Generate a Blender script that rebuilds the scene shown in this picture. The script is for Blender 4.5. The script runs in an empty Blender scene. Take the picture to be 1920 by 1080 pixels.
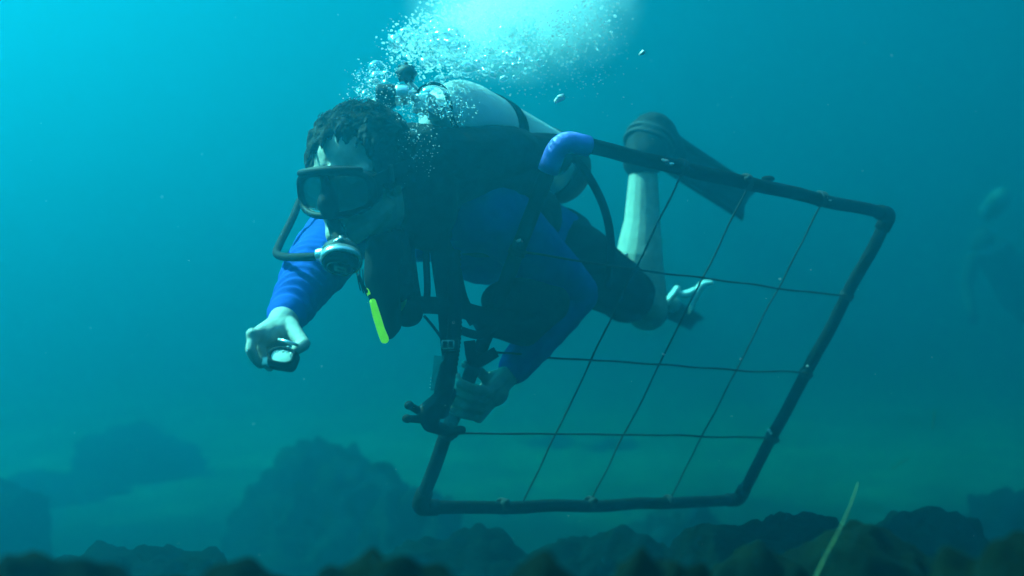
import bpy, bmesh, math, random
import numpy as np
from mathutils import Vector, Matrix, noise, Quaternion

# ------------------------------------------------------------------ camera, world, sun, exposure
sc = bpy.context.scene
COL = sc.collection
FPX, CAM_Z = 1750.0, 1.8

cam_d = bpy.data.cameras.new('camera')
cam_d.sensor_width = 36.0
cam_d.lens = 36.0 * FPX / 1920.0
cam_d.clip_start, cam_d.clip_end = 0.02, 500.0
cam_d.dof.use_dof = True
cam_d.dof.focus_distance = 1.85
cam_d.dof.aperture_fstop = 2.1
cam = bpy.data.objects.new('camera', cam_d)
COL.objects.link(cam)
cam.location = (0, 0, CAM_Z)
cam.rotation_euler = (math.radians(90), 0, 0)
sc.camera = cam

SUN = Vector((-0.62, 0.17, 0.765)).normalized()           # towards the sun
sun_el = math.asin(SUN.z)
sun_az = math.atan2(SUN.x, SUN.y)
world = bpy.data.worlds.new('World')
sc.world = world
world.use_nodes = True
wn = world.node_tree
sky = wn.nodes.new('ShaderNodeTexSky')
sky.sky_type = 'NISHITA'
sky.sun_disc = False
sky.sun_elevation = sun_el
sky.sun_rotation = sun_az
wn.links.new(sky.outputs[0], wn.nodes['Background'].inputs[0])
wn.nodes['Background'].inputs[1].default_value = 0.12
sun_d = bpy.data.lights.new('sun', 'SUN')
sun_d.energy = 5.0
sun_d.angle = math.radians(0.5)
sun_d.color = (1.0, 0.96, 0.9)
sun = bpy.data.objects.new('sun', sun_d)
COL.objects.link(sun)
sun.rotation_euler = SUN.to_track_quat('Z', 'Y').to_euler()
sun.location = SUN * 30

vs = sc.view_settings
sc.display_settings.display_device = 'sRGB'
vs.view_transform = 'Standard'
vs.look = 'None'
vs.exposure = 3.2
vs.gamma = 1.0
vs.use_curve_mapping = False
sc.render.engine = 'CYCLES'
cy = sc.cycles
cy.max_bounces = 16
cy.diffuse_bounces = 4
cy.glossy_bounces = 4
cy.transmission_bounces = 8
cy.transparent_max_bounces = 24
cy.volume_bounces = 10
cy.caustics_reflective = False
cy.caustics_refractive = False
cy.sample_clamp_indirect = 6.0
try:
    cy.use_denoising = True
    cy.denoiser = 'OPENIMAGEDENOISE'
except Exception:
    pass

rnd = random.Random(7)
PI = math.pi


def P(px, py, d):
    """the point d metres in front of the camera that the photograph shows at pixel px, py"""
    return Vector(((px - 960) / FPX * d, d, CAM_Z - (py - 540) / FPX * d))


V = Vector

# ------------------------------------------------------------------ materials


def mat(name, color, rough=0.6, metal=0.0, spec=0.5, var=0.25, scale=18.0, bump=0.15, bscale=60.0, color2=None, lo=0.35, hi=0.65, sheen=0.0):
    m = bpy.data.materials.new(name)
    m.use_nodes = True
    n, l = m.node_tree.nodes, m.node_tree.links
    b = n['Principled BSDF']
    tc = n.new('ShaderNodeTexCoord')
    nz = n.new('ShaderNodeTexNoise')
    nz.inputs['Scale'].default_value = scale
    nz.inputs['Detail'].default_value = 6
    l.new(tc.outputs['Object'], nz.inputs['Vector'])
    r = n.new('ShaderNodeValToRGB')
    c = color
    c2 = color2 or tuple(x * (1 - var) for x in c)
    r.color_ramp.elements[0].position = lo
    r.color_ramp.elements[0].color = (*c2, 1)
    r.color_ramp.elements[1].position = hi
    r.color_ramp.elements[1].color = (*c, 1)
    l.new(nz.outputs['Fac'], r.inputs['Fac'])
    l.new(r.outputs['Color'], b.inputs['Base Color'])
    b.inputs['Roughness'].default_value = rough
    b.inputs['Metallic'].default_value = metal
    b.inputs['Specular IOR Level'].default_value = spec
    if bump:
        nb = n.new('ShaderNodeTexNoise')
        nb.inputs['Scale'].default_value = bscale
        nb.inputs['Detail'].default_value = 5
        l.new(tc.outputs['Object'], nb.inputs['Vector'])
        bp = n.new('ShaderNodeBump')
        bp.inputs['Strength'].default_value = bump
        bp.inputs['Distance'].default_value = 0.02
        l.new(nb.outputs['Fac'], bp.inputs['Height'])
        l.new(bp.outputs['Normal'], b.inputs['Normal'])
    return m


M = {}
M['skin'] = mat('skin', (0.46, 0.42, 0.36), 0.6, spec=0.2, var=0.2, scale=38, bump=0.15, bscale=110)
M['hair'] = mat('hair', (0.020, 0.021, 0.016), 0.85, spec=0.08, var=0.5, scale=40, bump=0.5, bscale=90)
M['eye'] = mat('eye', (0.7, 0.68, 0.62), 0.2, var=0.1, bump=0)
M['shirt'] = mat('shirt', (0.005, 0.058, 0.36), 0.85, spec=0.1, var=0.18, scale=25, bump=0.12, bscale=220)
M['shorts'] = mat('shorts', (0.012, 0.014, 0.018), 0.9, spec=0.08, var=0.4, scale=20, bump=0.2, bscale=120)
M['vest'] = mat('vest_fabric', (0.014, 0.017, 0.020), 0.85, spec=0.08, var=0.4, scale=16, bump=0.25, bscale=90)
M['web'] = mat('webbing', (0.012, 0.013, 0.014), 0.9, spec=0.08, var=0.4, scale=60, bump=0.3, bscale=300)
M['rubber'] = mat('black_rubber', (0.008, 0.010, 0.010), 0.75, spec=0.10, var=0.3, scale=30, bump=0.08)
M['grey_rubber'] = mat('grey_rubber', (0.022, 0.030, 0.032), 0.65, spec=0.25, var=0.3, scale=30, bump=0.08)
M['plastic'] = mat('black_plastic', (0.010, 0.012, 0.013), 0.6, spec=0.12, var=0.3, scale=30, bump=0.05)
M['silver'] = mat('brushed_steel', (0.72, 0.73, 0.75), 0.28, metal=0.85, var=0.12, scale=40, bump=0.04)
M['tank'] = mat('pale_tank_paint', (0.72, 0.74, 0.74), 0.38, var=0.12, scale=9, bump=0.03, bscale=40)
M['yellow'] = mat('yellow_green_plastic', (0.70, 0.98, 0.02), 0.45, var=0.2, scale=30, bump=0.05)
_b = M['yellow'].node_tree.nodes['Principled BSDF']     # faint green emission added to brighten the yellow-green plastic
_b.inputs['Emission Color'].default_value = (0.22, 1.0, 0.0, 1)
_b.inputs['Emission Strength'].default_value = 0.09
M['grey_tank'] = mat('grey_tank_paint', (0.09, 0.10, 0.10), 0.8, var=0.15, scale=9, bump=0.03, bscale=40)
M['yellow_dull'] = mat('dull_yellow_plastic', (0.32, 0.42, 0.03), 0.5, var=0.3, scale=30, bump=0.05)
M['pipe'] = mat('dark_pipe', (0.006, 0.010, 0.010), 0.85, spec=0.10, var=0.5, scale=22, bump=0.25, bscale=70)
M['lilac'] = mat('lilac_fitting', (0.26, 0.25, 0.95), 0.5, var=0.18, scale=30, bump=0.1, bscale=90)
M['string'] = mat('dark_string', (0.012, 0.014, 0.014), 0.8, var=0.4, scale=90, bump=0.3, bscale=300)
M['white'] = mat('white_plastic', (0.8, 0.8, 0.78), 0.35, var=0.1, scale=40, bump=0.03)
M['pink'] = mat('pink_tag', (0.75, 0.3, 0.28), 0.5, var=0.2, scale=40, bump=0.03)
M['screen'] = mat('pale_display', (0.55, 0.62, 0.52), 0.25, var=0.1, scale=40, bump=0)
M['logo'] = mat('grey_print', (0.35, 0.40, 0.38), 0.4, var=0.1, scale=40, bump=0)
M['rope'] = mat('green_rope', (0.05, 0.10, 0.025), 0.8, var=0.4, scale=90, bump=0.3, bscale=300)
M['foam'] = mat('bubble_foam', (0.9, 0.92, 0.93), 0.15, var=0.05, scale=20, bump=0)
_m = bpy.data.materials.new('bubble_froth')
_m.use_nodes = True
_n, _l = _m.node_tree.nodes, _m.node_tree.links
_n.remove(_n['Principled BSDF'])
_d = _n.new('ShaderNodeBsdfDiffuse'); _d.inputs['Color'].default_value = (0.95, 0.96, 0.96, 1)
_t = _n.new('ShaderNodeBsdfTranslucent'); _t.inputs['Color'].default_value = (0.95, 0.96, 0.96, 1)
_x = _n.new('ShaderNodeMixShader'); _x.inputs[0].default_value = 0.5
_l.new(_d.outputs[0], _x.inputs[1]); _l.new(_t.outputs[0], _x.inputs[2])
_p = _n.new('ShaderNodeBsdfTransparent')
_y = _n.new('ShaderNodeMixShader'); _y.inputs[0].default_value = 0.5
_l.new(_x.outputs[0], _y.inputs[1]); _l.new(_p.outputs[0], _y.inputs[2])
_l.new(_y.outputs[0], _n['Material Output'].inputs['Surface'])
M['foam'] = _m
M['speck'] = mat('speck', (0.8, 0.82, 0.8), 0.4, var=0.1, scale=20, bump=0)
M['fin_rib'] = mat('pale_fin_rail', (0.85, 0.9, 0.9), 0.5, var=0.05, scale=20, bump=0.03)
M['suit'] = mat('dark_wetsuit', (0.016, 0.02, 0.026), 0.8, var=0.4, scale=12, bump=0.1)


def rock_mat(name, dark, pale, sand, s=5.0):
    m = bpy.data.materials.new(name)
    m.use_nodes = True
    n, l = m.node_tree.nodes, m.node_tree.links
    b = n['Principled BSDF']
    b.inputs['Roughness'].default_value = 0.9
    b.inputs['Specular IOR Level'].default_value = 0.02
    tc = n.new('ShaderNodeTexCoord')

    def nz(scale, det=8, rough=0.6):
        t = n.new('ShaderNodeTexNoise')
        t.inputs['Scale'].default_value = scale
        t.inputs['Detail'].default_value = det
        t.inputs['Roughness'].default_value = rough
        l.new(tc.outputs['Object'], t.inputs['Vector'])
        return t
    a = nz(s)
    r = n.new('ShaderNodeValToRGB')
    e = r.color_ramp.elements
    e[0].position, e[0].color = 0.36, (*dark, 1)
    e[1].position, e[1].color = 0.68, (*pale, 1)
    k = e.new(0.52)
    k.color = tuple(x * 0.6 + y * 0.4 for x, y in zip(dark, pale)) + (1,)
    l.new(a.outputs['Fac'], r.inputs['Fac'])
    v = nz(s * 5.2, 4, 0.7)
    r2 = n.new('ShaderNodeValToRGB')
    r2.color_ramp.elements[0].position = 0.62
    r2.color_ramp.elements[1].position = 0.70
    l.new(v.outputs['Fac'], r2.inputs['Fac'])
    mx = n.new('ShaderNodeMix')
    mx.data_type = 'RGBA'
    l.new(r2.outputs['Color'], mx.inputs['Factor'])
    l.new(r.outputs['Color'], mx.inputs['A'])
    mx.inputs['B'].default_value = (*sand, 1)
    l.new(mx.outputs['Result'], b.inputs['Base Color'])
    h = nz(s * 4, 10, 0.7)
    bp = n.new('ShaderNodeBump')
    bp.inputs['Strength'].default_value = 0.8
    bp.inputs['Distance'].default_value = 0.03
    l.new(h.outputs['Fac'], bp.inputs['Height'])
    l.new(bp.outputs['Normal'], b.inputs['Normal'])
    return m


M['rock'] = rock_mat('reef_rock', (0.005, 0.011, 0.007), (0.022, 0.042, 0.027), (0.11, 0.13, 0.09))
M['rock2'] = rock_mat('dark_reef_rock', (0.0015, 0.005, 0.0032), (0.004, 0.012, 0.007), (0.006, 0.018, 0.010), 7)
M['sand'] = rock_mat('silty_sand', (0.10, 0.15, 0.07), (0.28, 0.34, 0.21), (0.18, 0.23, 0.13), 0.9)

# dark weed bed covering the sand close to the reef
_m = M['sand']
_n, _l = _m.node_tree.nodes, _m.node_tree.links
_tc = _n.new('ShaderNodeTexCoord')
_sp = _n.new('ShaderNodeSeparateXYZ'); _l.new(_tc.outputs['Object'], _sp.inputs[0])
_nz = _n.new('ShaderNodeTexNoise'); _nz.inputs['Scale'].default_value = 0.8; _nz.inputs['Detail'].default_value = 9; _nz.inputs['Roughness'].default_value = 0.65
_l.new(_tc.outputs['Object'], _nz.inputs['Vector'])
_ma = _n.new('ShaderNodeMath'); _ma.operation = 'MULTIPLY_ADD'
_l.new(_nz.outputs['Fac'], _ma.inputs[0]); _ma.inputs[1].default_value = 5.0; _l.new(_sp.outputs['Y'], _ma.inputs[2])
_mr = _n.new('ShaderNodeMapRange'); _l.new(_ma.outputs[0], _mr.inputs['Value'])
_mr.inputs['From Min'].default_value = 9.2; _mr.inputs['From Max'].default_value = 12.6
_mx = _n.new('ShaderNodeMix'); _mx.data_type = 'RGBA'
_b = _n['Principled BSDF']
_src = _b.inputs['Base Color'].links[0].from_socket
_l.new(_mr.outputs[0], _mx.inputs['Factor']); _mx.inputs['A'].default_value = (0.012, 0.026, 0.010, 1); _l.new(_src, _mx.inputs['B'])
_l.new(_mx.outputs['Result'], _b.inputs['Base Color'])

# bubbles: air in water, so the index is below one and rims mirror the surface
gb = bpy.data.materials.new('air_bubble')
gb.use_nodes = True
_n, _l = gb.node_tree.nodes, gb.node_tree.links
_n.remove(_n['Principled BSDF'])
_g = _n.new('ShaderNodeBsdfGlossy'); _g.inputs['Roughness'].default_value = 0.08; _g.inputs['Color'].default_value = (0.97, 0.98, 1, 1)
_t = _n.new('ShaderNodeBsdfTransparent')
_f = _n.new('ShaderNodeLayerWeight'); _f.inputs['Blend'].default_value = 0.42
_x = _n.new('ShaderNodeMixShader')
_l.new(_f.outputs['Facing'], _x.inputs[0]); _l.new(_t.outputs[0], _x.inputs[1]); _l.new(_g.outputs[0], _x.inputs[2])
_l.new(_x.outputs[0], _n['Material Output'].inputs['Surface'])
M['bubble'] = gb

lens = bpy.data.materials.new('mask_glass')
lens.use_nodes = True
_n, _l = lens.node_tree.nodes, lens.node_tree.links
_n.remove(_n['Principled BSDF'])
_g = _n.new('ShaderNodeBsdfGlossy'); _g.inputs['Roughness'].default_value = 0.2; _g.inputs['Color'].default_value = (0.6, 0.65, 0.65, 1)
_t = _n.new('ShaderNodeBsdfTransparent'); _t.inputs['Color'].default_value = (0.4, 0.5, 0.5, 1)
_x = _n.new('ShaderNodeMixShader'); _x.inputs[0].default_value = 0.3
_l.new(_t.outputs[0], _x.inputs[1]); _l.new(_g.outputs[0], _x.inputs[2])
_l.new(_x.outputs[0], _n['Material Output'].inputs['Surface'])
M['lens'] = lens

clear = bpy.data.materials.new('clear_plastic')
clear.use_nodes = True
_n, _l = clear.node_tree.nodes, clear.node_tree.links
_n.remove(_n['Principled BSDF'])
_g = _n.new('ShaderNodeBsdfGlossy'); _g.inputs['Roughness'].default_value = 0.12
_t = _n.new('ShaderNodeBsdfTransparent'); _t.inputs['Color'].default_value = (0.8, 0.85, 0.85, 1)
_x = _n.new('ShaderNodeMixShader'); _x.inputs[0].default_value = 0.22
_l.new(_t.outputs[0], _x.inputs[1]); _l.new(_g.outputs[0], _x.inputs[2])
_l.new(_x.outputs[0], _n['Material Output'].inputs['Surface'])
M['clear'] = clear

# ------------------------------------------------------------------ helpers


def tag(o, label=None, cat=None, group=None, kind=None):
    for k, v in (('label', label), ('category', cat), ('group', group), ('kind', kind)):
        if v:
            o[k] = v
    return o


def thing(name, loc, label, cat, group=None):
    o = bpy.data.objects.new(name, None)
    o.empty_display_size = 0.05
    COL.objects.link(o)
    o.location = loc
    return tag(o, label, cat, group)


def link(name, me, m, parent=None, smooth=True):
    if m is not None:
        me.materials.clear()
        me.materials.append(M[m] if isinstance(m, str) else m)
    if smooth:
        me.polygons.foreach_set('use_smooth', [True] * len(me.polygons))
    o = bpy.data.objects.new(name, me)
    COL.objects.link(o)
    if parent is not None:
        o.parent = parent
        q, w = parent, V((0, 0, 0))
        while q is not None:
            w = w + V(q.location)
            q = q.parent
        o.location = -w
    return o


def obj(name, bm, m, parent=None, smooth=True):
    me = bpy.data.meshes.new(name)
    bmesh.ops.recalc_face_normals(bm, faces=bm.faces)
    bm.to_mesh(me)
    bm.free()
    return link(name, me, m, parent, smooth)


def NB():
    return bmesh.new()


def ell(bm, c, r, rot=None, sub=3):
    """ellipsoid; rot is a 3x3 matrix"""
    mt = Matrix.Translation(c) @ (rot.to_4x4() if rot is not None else Matrix.Identity(4)) @ Matrix.Diagonal((*r, 1))
    bmesh.ops.create_icosphere(bm, subdivisions=sub, radius=1.0, matrix=mt)


def cap(bm, a, ra, b, rb, sub=2):
    """tapered capsule from a to b"""
    a, b = V(a), V(b)
    d = b - a
    L = d.length
    if L < 1e-6 or L <= abs(ra - rb):
        r = max(ra, rb)
        bmesh.ops.create_icosphere(bm, subdivisions=sub, radius=r, matrix=Matrix.Translation(a if ra >= rb else b))
        return
    q = d.to_track_quat('Z', 'Y').to_matrix()
    n, k = (8, 3) if sub < 2 else (16, 5)
    al = math.asin((ra - rb) / L)                    # tangent angle of the common cone
    prof = [(-math.cos(t) * ra, math.sin(t) * ra) for t in np.linspace(0.12, PI / 2 + al, k)]
    prof += [(L + math.cos(t) * rb, math.sin(t) * rb) for t in np.linspace(PI / 2 - al, 0.12, k)]
    rings = [[bm.verts.new(a + q @ V((r * math.cos(2 * PI * j / n), r * math.sin(2 * PI * j / n), z))) for j in range(n)] for z, r in prof]
    for A_, B_ in zip(rings, rings[1:]):
        for j in range(n):
            bm.faces.new((A_[j], A_[(j + 1) % n], B_[(j + 1) % n], B_[j]))
    bm.faces.new(rings[0][::-1])
    bm.faces.new(rings[-1])


def chain(bm, pts, rs, sub=2):
    for i in range(len(pts) - 1):
        cap(bm, pts[i], rs[i], pts[i + 1], rs[i + 1], sub)


def box(bm, c, s, rot=None, bev=0.0, seg=2):
    mt = Matrix.Translation(c) @ (rot.to_4x4() if rot is not None else Matrix.Identity(4)) @ Matrix.Diagonal((*s, 1))
    g = bmesh.ops.create_cube(bm, size=1.0, matrix=mt)
    if bev:
        es = list({e for v in g['verts'] for e in v.link_edges})
        bmesh.ops.bevel(bm, geom=es, offset=bev, segments=seg, affect='EDGES', profile=0.5)


def cyl(bm, a, b, r1, r2=None, n=24, bev=0.0):
    a, b = V(a), V(b)
    r2 = r1 if r2 is None else r2
    d = b - a
    q = d.to_track_quat('Z', 'Y').to_matrix().to_4x4()
    mt = Matrix.Translation((a + b) / 2) @ q
    g = bmesh.ops.create_cone(bm, cap_ends=True, segments=n, radius1=r1, radius2=r2, depth=d.length, matrix=mt)
    if bev:
        es = [e for e in {e for v in g['verts'] for e in v.link_edges} if len(e.link_faces) == 2 and any(len(f.verts) > 4 for f in e.link_faces)]
        bmesh.ops.bevel(bm, geom=es, offset=bev, segments=3, affect='EDGES', profile=0.5)


def spline(pts, n=8, closed=False):
    """Catmull-Rom through pts"""
    pts = [V(p) for p in pts]
    out = []
    N = len(pts)
    for i in range(N if closed else N - 1):
        if closed:
            p0, p1, p2, p3 = pts[i - 1], pts[i], pts[(i + 1) % N], pts[(i + 2) % N]
        else:
            p0 = pts[max(i - 1, 0)]; p1 = pts[i]; p2 = pts[i + 1]; p3 = pts[min(i + 2, N - 1)]
        for k in range(n):
            t = k / n
            out.append(0.5 * ((2 * p1) + (-p0 + p2) * t + (2 * p0 - 5 * p1 + 4 * p2 - p3) * t * t + (-p0 + 3 * p1 - 3 * p2 + p3) * t ** 3))
    if not closed:
        out.append(pts[-1])
    return out


def tube(bm, pts, r, seg=10, closed=False, flat=None, nrm=None, ripple=None):
    """sweep a round (or flat w x t) section along pts; r is a number, list or function of 0..1"""
    pts = [V(p) for p in pts]
    N = len(pts)
    ref = V(nrm) if nrm is not None else None
    rings = []
    prev = None
    for i, p in enumerate(pts):
        if closed:
            t = (pts[(i + 1) % N] - pts[i - 1]).normalized()
        else:
            t = (pts[min(i + 1, N - 1)] - pts[max(i - 1, 0)]).normalized()
        if ref is not None:
            u = ref - t * ref.dot(t)
        elif prev is None:
            u = t.orthogonal()
        else:
            u = prev - t * prev.dot(t)
        u.normalize()
        prev = u
        w = t.cross(u)
        f = i / (N - 1)
        rr = r(f) if callable(r) else (r[i] if isinstance(r, (list, tuple)) else r)
        if ripple:
            rr = rr * (1 + ripple[1] * (1 if i % 2 else -1)) if ripple[0] == 'alt' else rr
        ring = []
        if flat:
            a, b = flat
            for (x, y) in ((-a, -b), (a, -b), (a, b), (-a, b)):
                ring.append(bm.verts.new(p + w * x + u * y))
        else:
            for k in range(seg):
                an = 2 * PI * k / seg
                ring.append(bm.verts.new(p + (u * math.cos(an) + w * math.sin(an)) * rr))
        rings.append(ring)
    m = len(rings[0])
    for i in range(N if closed else N - 1):
        A_, B_ = rings[i], rings[(i + 1) % N]
        for k in range(m):
            bm.faces.new((A_[k], A_[(k + 1) % m], B_[(k + 1) % m], B_[k]))
    if not closed:
        bm.faces.new(rings[0])
        bm.faces.new(rings[-1][::-1])


def remesh(bm, voxel, smooth=4, fac=0.5):
    """fuse overlapping solids into one continuous skin"""
    me = bpy.data.meshes.new('tmp')
    bmesh.ops.recalc_face_normals(bm, faces=bm.faces)
    bm.to_mesh(me)
    bm.free()
    o = bpy.data.objects.new('tmp', me)
    COL.objects.link(o)
    r = o.modifiers.new('r', 'REMESH')
    r.mode = 'VOXEL'
    r.voxel_size = voxel
    s = o.modifiers.new('s', 'SMOOTH')
    s.factor = fac
    s.iterations = smooth
    dg = bpy.context.evaluated_depsgraph_get()
    out = bpy.data.meshes.new_from_object(o.evaluated_get(dg))
    bpy.data.objects.remove(o)
    bpy.data.meshes.remove(me)
    return out


def warp(me, fn):
    n = len(me.vertices)
    co = np.empty(n * 3, np.float32)
    me.vertices.foreach_get('co', co)
    co = co.reshape(-1, 3)
    nr = np.empty(n * 3, np.float32)
    me.vertices.foreach_get('normal', nr)
    nr = nr.reshape(-1, 3)
    for i in range(n):
        co[i] = fn(V(co[i].tolist()), V(nr[i].tolist()))
    me.vertices.foreach_set('co', co.ravel())
    me.update()


def fbm(p, o=5, lac=2.1, h=0.55):
    s, a = 0.0, 1.0
    for _ in range(o):
        s += a * noise.noise(p)
        p = p * lac
        a *= h
    return s


def frame_of(fwd, up=V((0, 0, 1)), roll=0.0):
    """columns: own left, forward, up"""
    f = V(fwd).normalized()
    s = V(up).cross(f).normalized()            # towards the figure's left when facing f
    u = f.cross(s).normalized()
    m = Matrix((s, f, u)).transposed()
    return m @ Matrix.Rotation(roll, 3, 'Y')


# ------------------------------------------------------------------ the setting: water body, surface, seabed
HX = 60.0
haze_m = bpy.data.materials.new('turbid_sea_water')
haze_m.use_nodes = True
_n, _l = haze_m.node_tree.nodes, haze_m.node_tree.links
_n.remove(_n['Principled BSDF'])
pv = _n.new('ShaderNodeVolumePrincipled')
D0 = 0.56
SS = (0.002, 0.079, 0.114)      # scattering per metre
ST = (0.55, 0.258, 0.288)       # extinction per metre
colr = [s / D0 for s in SS]
absc = [max(0.0, 1 - (t / D0 - c) / max(1 - c, 1e-6)) ** 2 for t, c in zip(ST, colr)]
pv.inputs['Color'].default_value = (*colr, 1)
pv.inputs['Absorption Color'].default_value = (*absc, 1)
pv.inputs['Density'].default_value = D0
pv.inputs['Anisotropy'].default_value = 0.80
_l.new(pv.outputs[0], _n['Material Output'].inputs['Volume'])
bm = NB()
TOP = CAM_Z + 2.9
box(bm, V((0, 0, (TOP - 1.6) / 2)), (2 * HX, 2 * HX, TOP + 1.6))
hz = obj('haze', bm, haze_m, smooth=False)
tag(hz, 'blue green turbid sea water filling the whole view', 'water', kind='stuff')

surf_m = bpy.data.materials.new('sea_surface')
surf_m.use_nodes = True
_n, _l = surf_m.node_tree.nodes, surf_m.node_tree.links
_n.remove(_n['Principled BSDF'])
_g = _n.new('ShaderNodeBsdfGlossy'); _g.inputs['Roughness'].default_value = 0.05
_t = _n.new('ShaderNodeBsdfTransparent')
_f = _n.new('ShaderNodeFresnel'); _f.inputs['IOR'].default_value = 1.33
_x = _n.new('ShaderNodeMixShader')
_l.new(_f.outputs[0], _x.inputs[0]); _l.new(_t.outputs[0], _x.inputs[1]); _l.new(_g.outputs[0], _x.inputs[2])
_l.new(_x.outputs[0], _n['Material Output'].inputs['Surface'])


def sheet(n, ext, zf, pw=2.6, cy0=6.0):
    us = np.linspace(-1, 1, n)
    xs = np.sign(us) * np.abs(us) ** pw * ext
    vs_, fs = [], []
    for j in range(n):
        for i in range(n):
            x, y = xs[i], xs[j]
            yy = y + cy0 * max(0.0, 1 - abs(y) / ext)
            vs_.append((x, yy, zf(x, yy)))
    for j in range(n - 1):
        for i in range(n - 1):
            a = j * n + i
            fs.append((a, a + 1, a + n + 1, a + n))
    me = bpy.data.meshes.new('sheet')
    me.from_pydata(vs_, [], fs)
    return me


ws = link('water_surface', sheet(150, HX - 0.5, lambda x, y: TOP - 0.12 + 0.06 * noise.noise(V((x * 0.7, y * 0.7, 1))) + 0.02 * noise.noise(V((x * 2.5, y * 2.5, 4)))), surf_m)
tag(ws, 'rippled underside of the sea surface above the diver', kind='structure')


def ground_z(x, y):
    z = 0.10 * fbm(V((x * 0.35, y * 0.35, 3.1)), 4)
    z += 0.025 * noise.noise(V((x * 2.2, y * 4.0, 8)))
    z += 0.012 * noise.noise(V((x * 7, y * 9, 2)))
    return z


sb = link('seabed', sheet(260, HX - 0.5, ground_z, 2.4), 'sand')
tag(sb, 'silty greenish sand floor fading into the water', kind='structure')


def rock(name, c, r, seed, label, m='rock', amp=0.28, sub=6, group=None, fine=0.06, blocky=0.0, crusty=False):
    bm = NB()
    bmesh.ops.create_icosphere(bm, subdivisions=sub, radius=1.0)
    me = bpy.data.meshes.new(name)
    bm.to_mesh(me)
    bm.free()
    off = V((seed * 13.7, seed * 5.1, seed * 3.3))
    R = V(r)
    mr = (R.x + R.y + R.z) / 3

    def fn(co, nn):
        d = co.normalized()
        if blocky:
            e = max(abs(d.x), abs(d.y), abs(d.z))
            d = d * (1 + blocky * (1 / e - 1))
        p = V((d.x * R.x, d.y * R.y, d.z * R.z))
        if crusty:                      # broken, encrusted reef: knobs, ledges and pits of real size
            q = p + off
            h = 0.055 * noise.noise(q * 5.0) + 0.030 * abs(noise.noise(q * 12)) + 0.016 * noise.noise(q * 26) + 0.008 * noise.noise(q * 55)
            h += 0.035 * (0.35 - noise.voronoi(q * V((9, 9, 12)).length / 17.5 * 9)[0][0])
            p = p + d * h
            return (p.x, p.y, p.z + 0.012 * noise.noise(q * 40))
        k = 1 + amp * fbm(p * (1.1 / mr) + off, 3)
        k += amp * 0.45 * abs(noise.noise(p * (3.6 / mr) + off))
        k += fine * (noise.noise(p * 16 + off) + 0.7 * noise.noise(p * 34 + off))
        c1 = noise.voronoi(p * 9 + off)[0]
        k += fine * 1.1 * (0.5 - c1[0] / 0.6)
        return (p.x * k, p.y * k, p.z * k)
    warp(me, fn)
    o = link(name, me, m)
    o.location = c
    return tag(o, label, 'rock', group)


# ------------------------------------------------------------------ reef
def at(px, py, d):
    return P(px, py, d)


rock('reef_rock', P(620, 1080, 5.7), (0.64, 0.5, 0.70), 1, 'large rounded dark reef rock left of the grid frame', sub=6)
rock('reef_rock', P(770, 1120, 4.9), (0.32, 0.3, 0.55), 2, 'knobbly rock with pale crust behind the lower left frame corner', amp=0.35)
rock('reef_rock', P(262, 895, 9.0), (0.55, 0.5, 0.44), 3, 'faint far rock mound standing on the sand at left', amp=0.3)
rock('reef_rock', P(90, 935, 8.0), (0.55, 0.5, 0.2), 4, 'low far reef patch behind the block at the left edge', amp=0.3)
rock('reef_rock', P(-50, 1120, 4.8), (0.30, 0.3, 0.54), 5, 'dark squarish block cut by the left edge', m='rock2', amp=0.12, blocky=0.75, sub=5)
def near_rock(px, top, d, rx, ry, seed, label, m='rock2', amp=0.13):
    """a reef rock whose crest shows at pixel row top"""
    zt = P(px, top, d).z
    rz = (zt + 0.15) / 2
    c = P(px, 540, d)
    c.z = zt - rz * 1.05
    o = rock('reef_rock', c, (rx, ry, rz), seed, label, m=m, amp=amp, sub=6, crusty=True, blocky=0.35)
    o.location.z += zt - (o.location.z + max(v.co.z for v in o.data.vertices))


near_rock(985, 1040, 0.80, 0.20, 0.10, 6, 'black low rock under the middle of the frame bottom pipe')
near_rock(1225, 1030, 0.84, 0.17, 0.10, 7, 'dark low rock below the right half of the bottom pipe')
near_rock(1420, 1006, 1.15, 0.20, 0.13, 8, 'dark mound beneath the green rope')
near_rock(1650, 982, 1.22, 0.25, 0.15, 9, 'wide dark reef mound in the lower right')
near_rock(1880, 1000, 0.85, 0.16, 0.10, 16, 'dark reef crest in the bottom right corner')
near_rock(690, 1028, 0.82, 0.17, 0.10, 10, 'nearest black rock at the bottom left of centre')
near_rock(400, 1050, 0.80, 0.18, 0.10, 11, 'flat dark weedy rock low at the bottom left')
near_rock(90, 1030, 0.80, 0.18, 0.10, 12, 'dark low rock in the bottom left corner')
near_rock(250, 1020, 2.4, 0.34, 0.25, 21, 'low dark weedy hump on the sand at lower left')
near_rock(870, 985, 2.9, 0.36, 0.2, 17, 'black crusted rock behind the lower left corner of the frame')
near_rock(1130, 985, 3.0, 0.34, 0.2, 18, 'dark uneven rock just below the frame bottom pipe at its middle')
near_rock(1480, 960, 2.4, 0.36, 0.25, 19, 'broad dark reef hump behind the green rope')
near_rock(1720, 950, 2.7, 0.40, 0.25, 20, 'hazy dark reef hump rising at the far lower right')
rock('reef_rock', P(1290, 1080, 5.4), (0.38, 0.3, 0.36), 13, 'hazy low rock right behind the lower right frame corner', amp=0.35)
rock('reef_rock', P(1940, 1110, 5.0), (0.42, 0.4, 0.55), 14, 'dark rock cut by the right edge', m='rock2', amp=0.3)
rock('reef_rock', P(1100, 885, 11.0), (0.8, 0.6, 0.42), 15, 'barely visible far reef seen through the string grid', amp=0.3)

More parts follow.
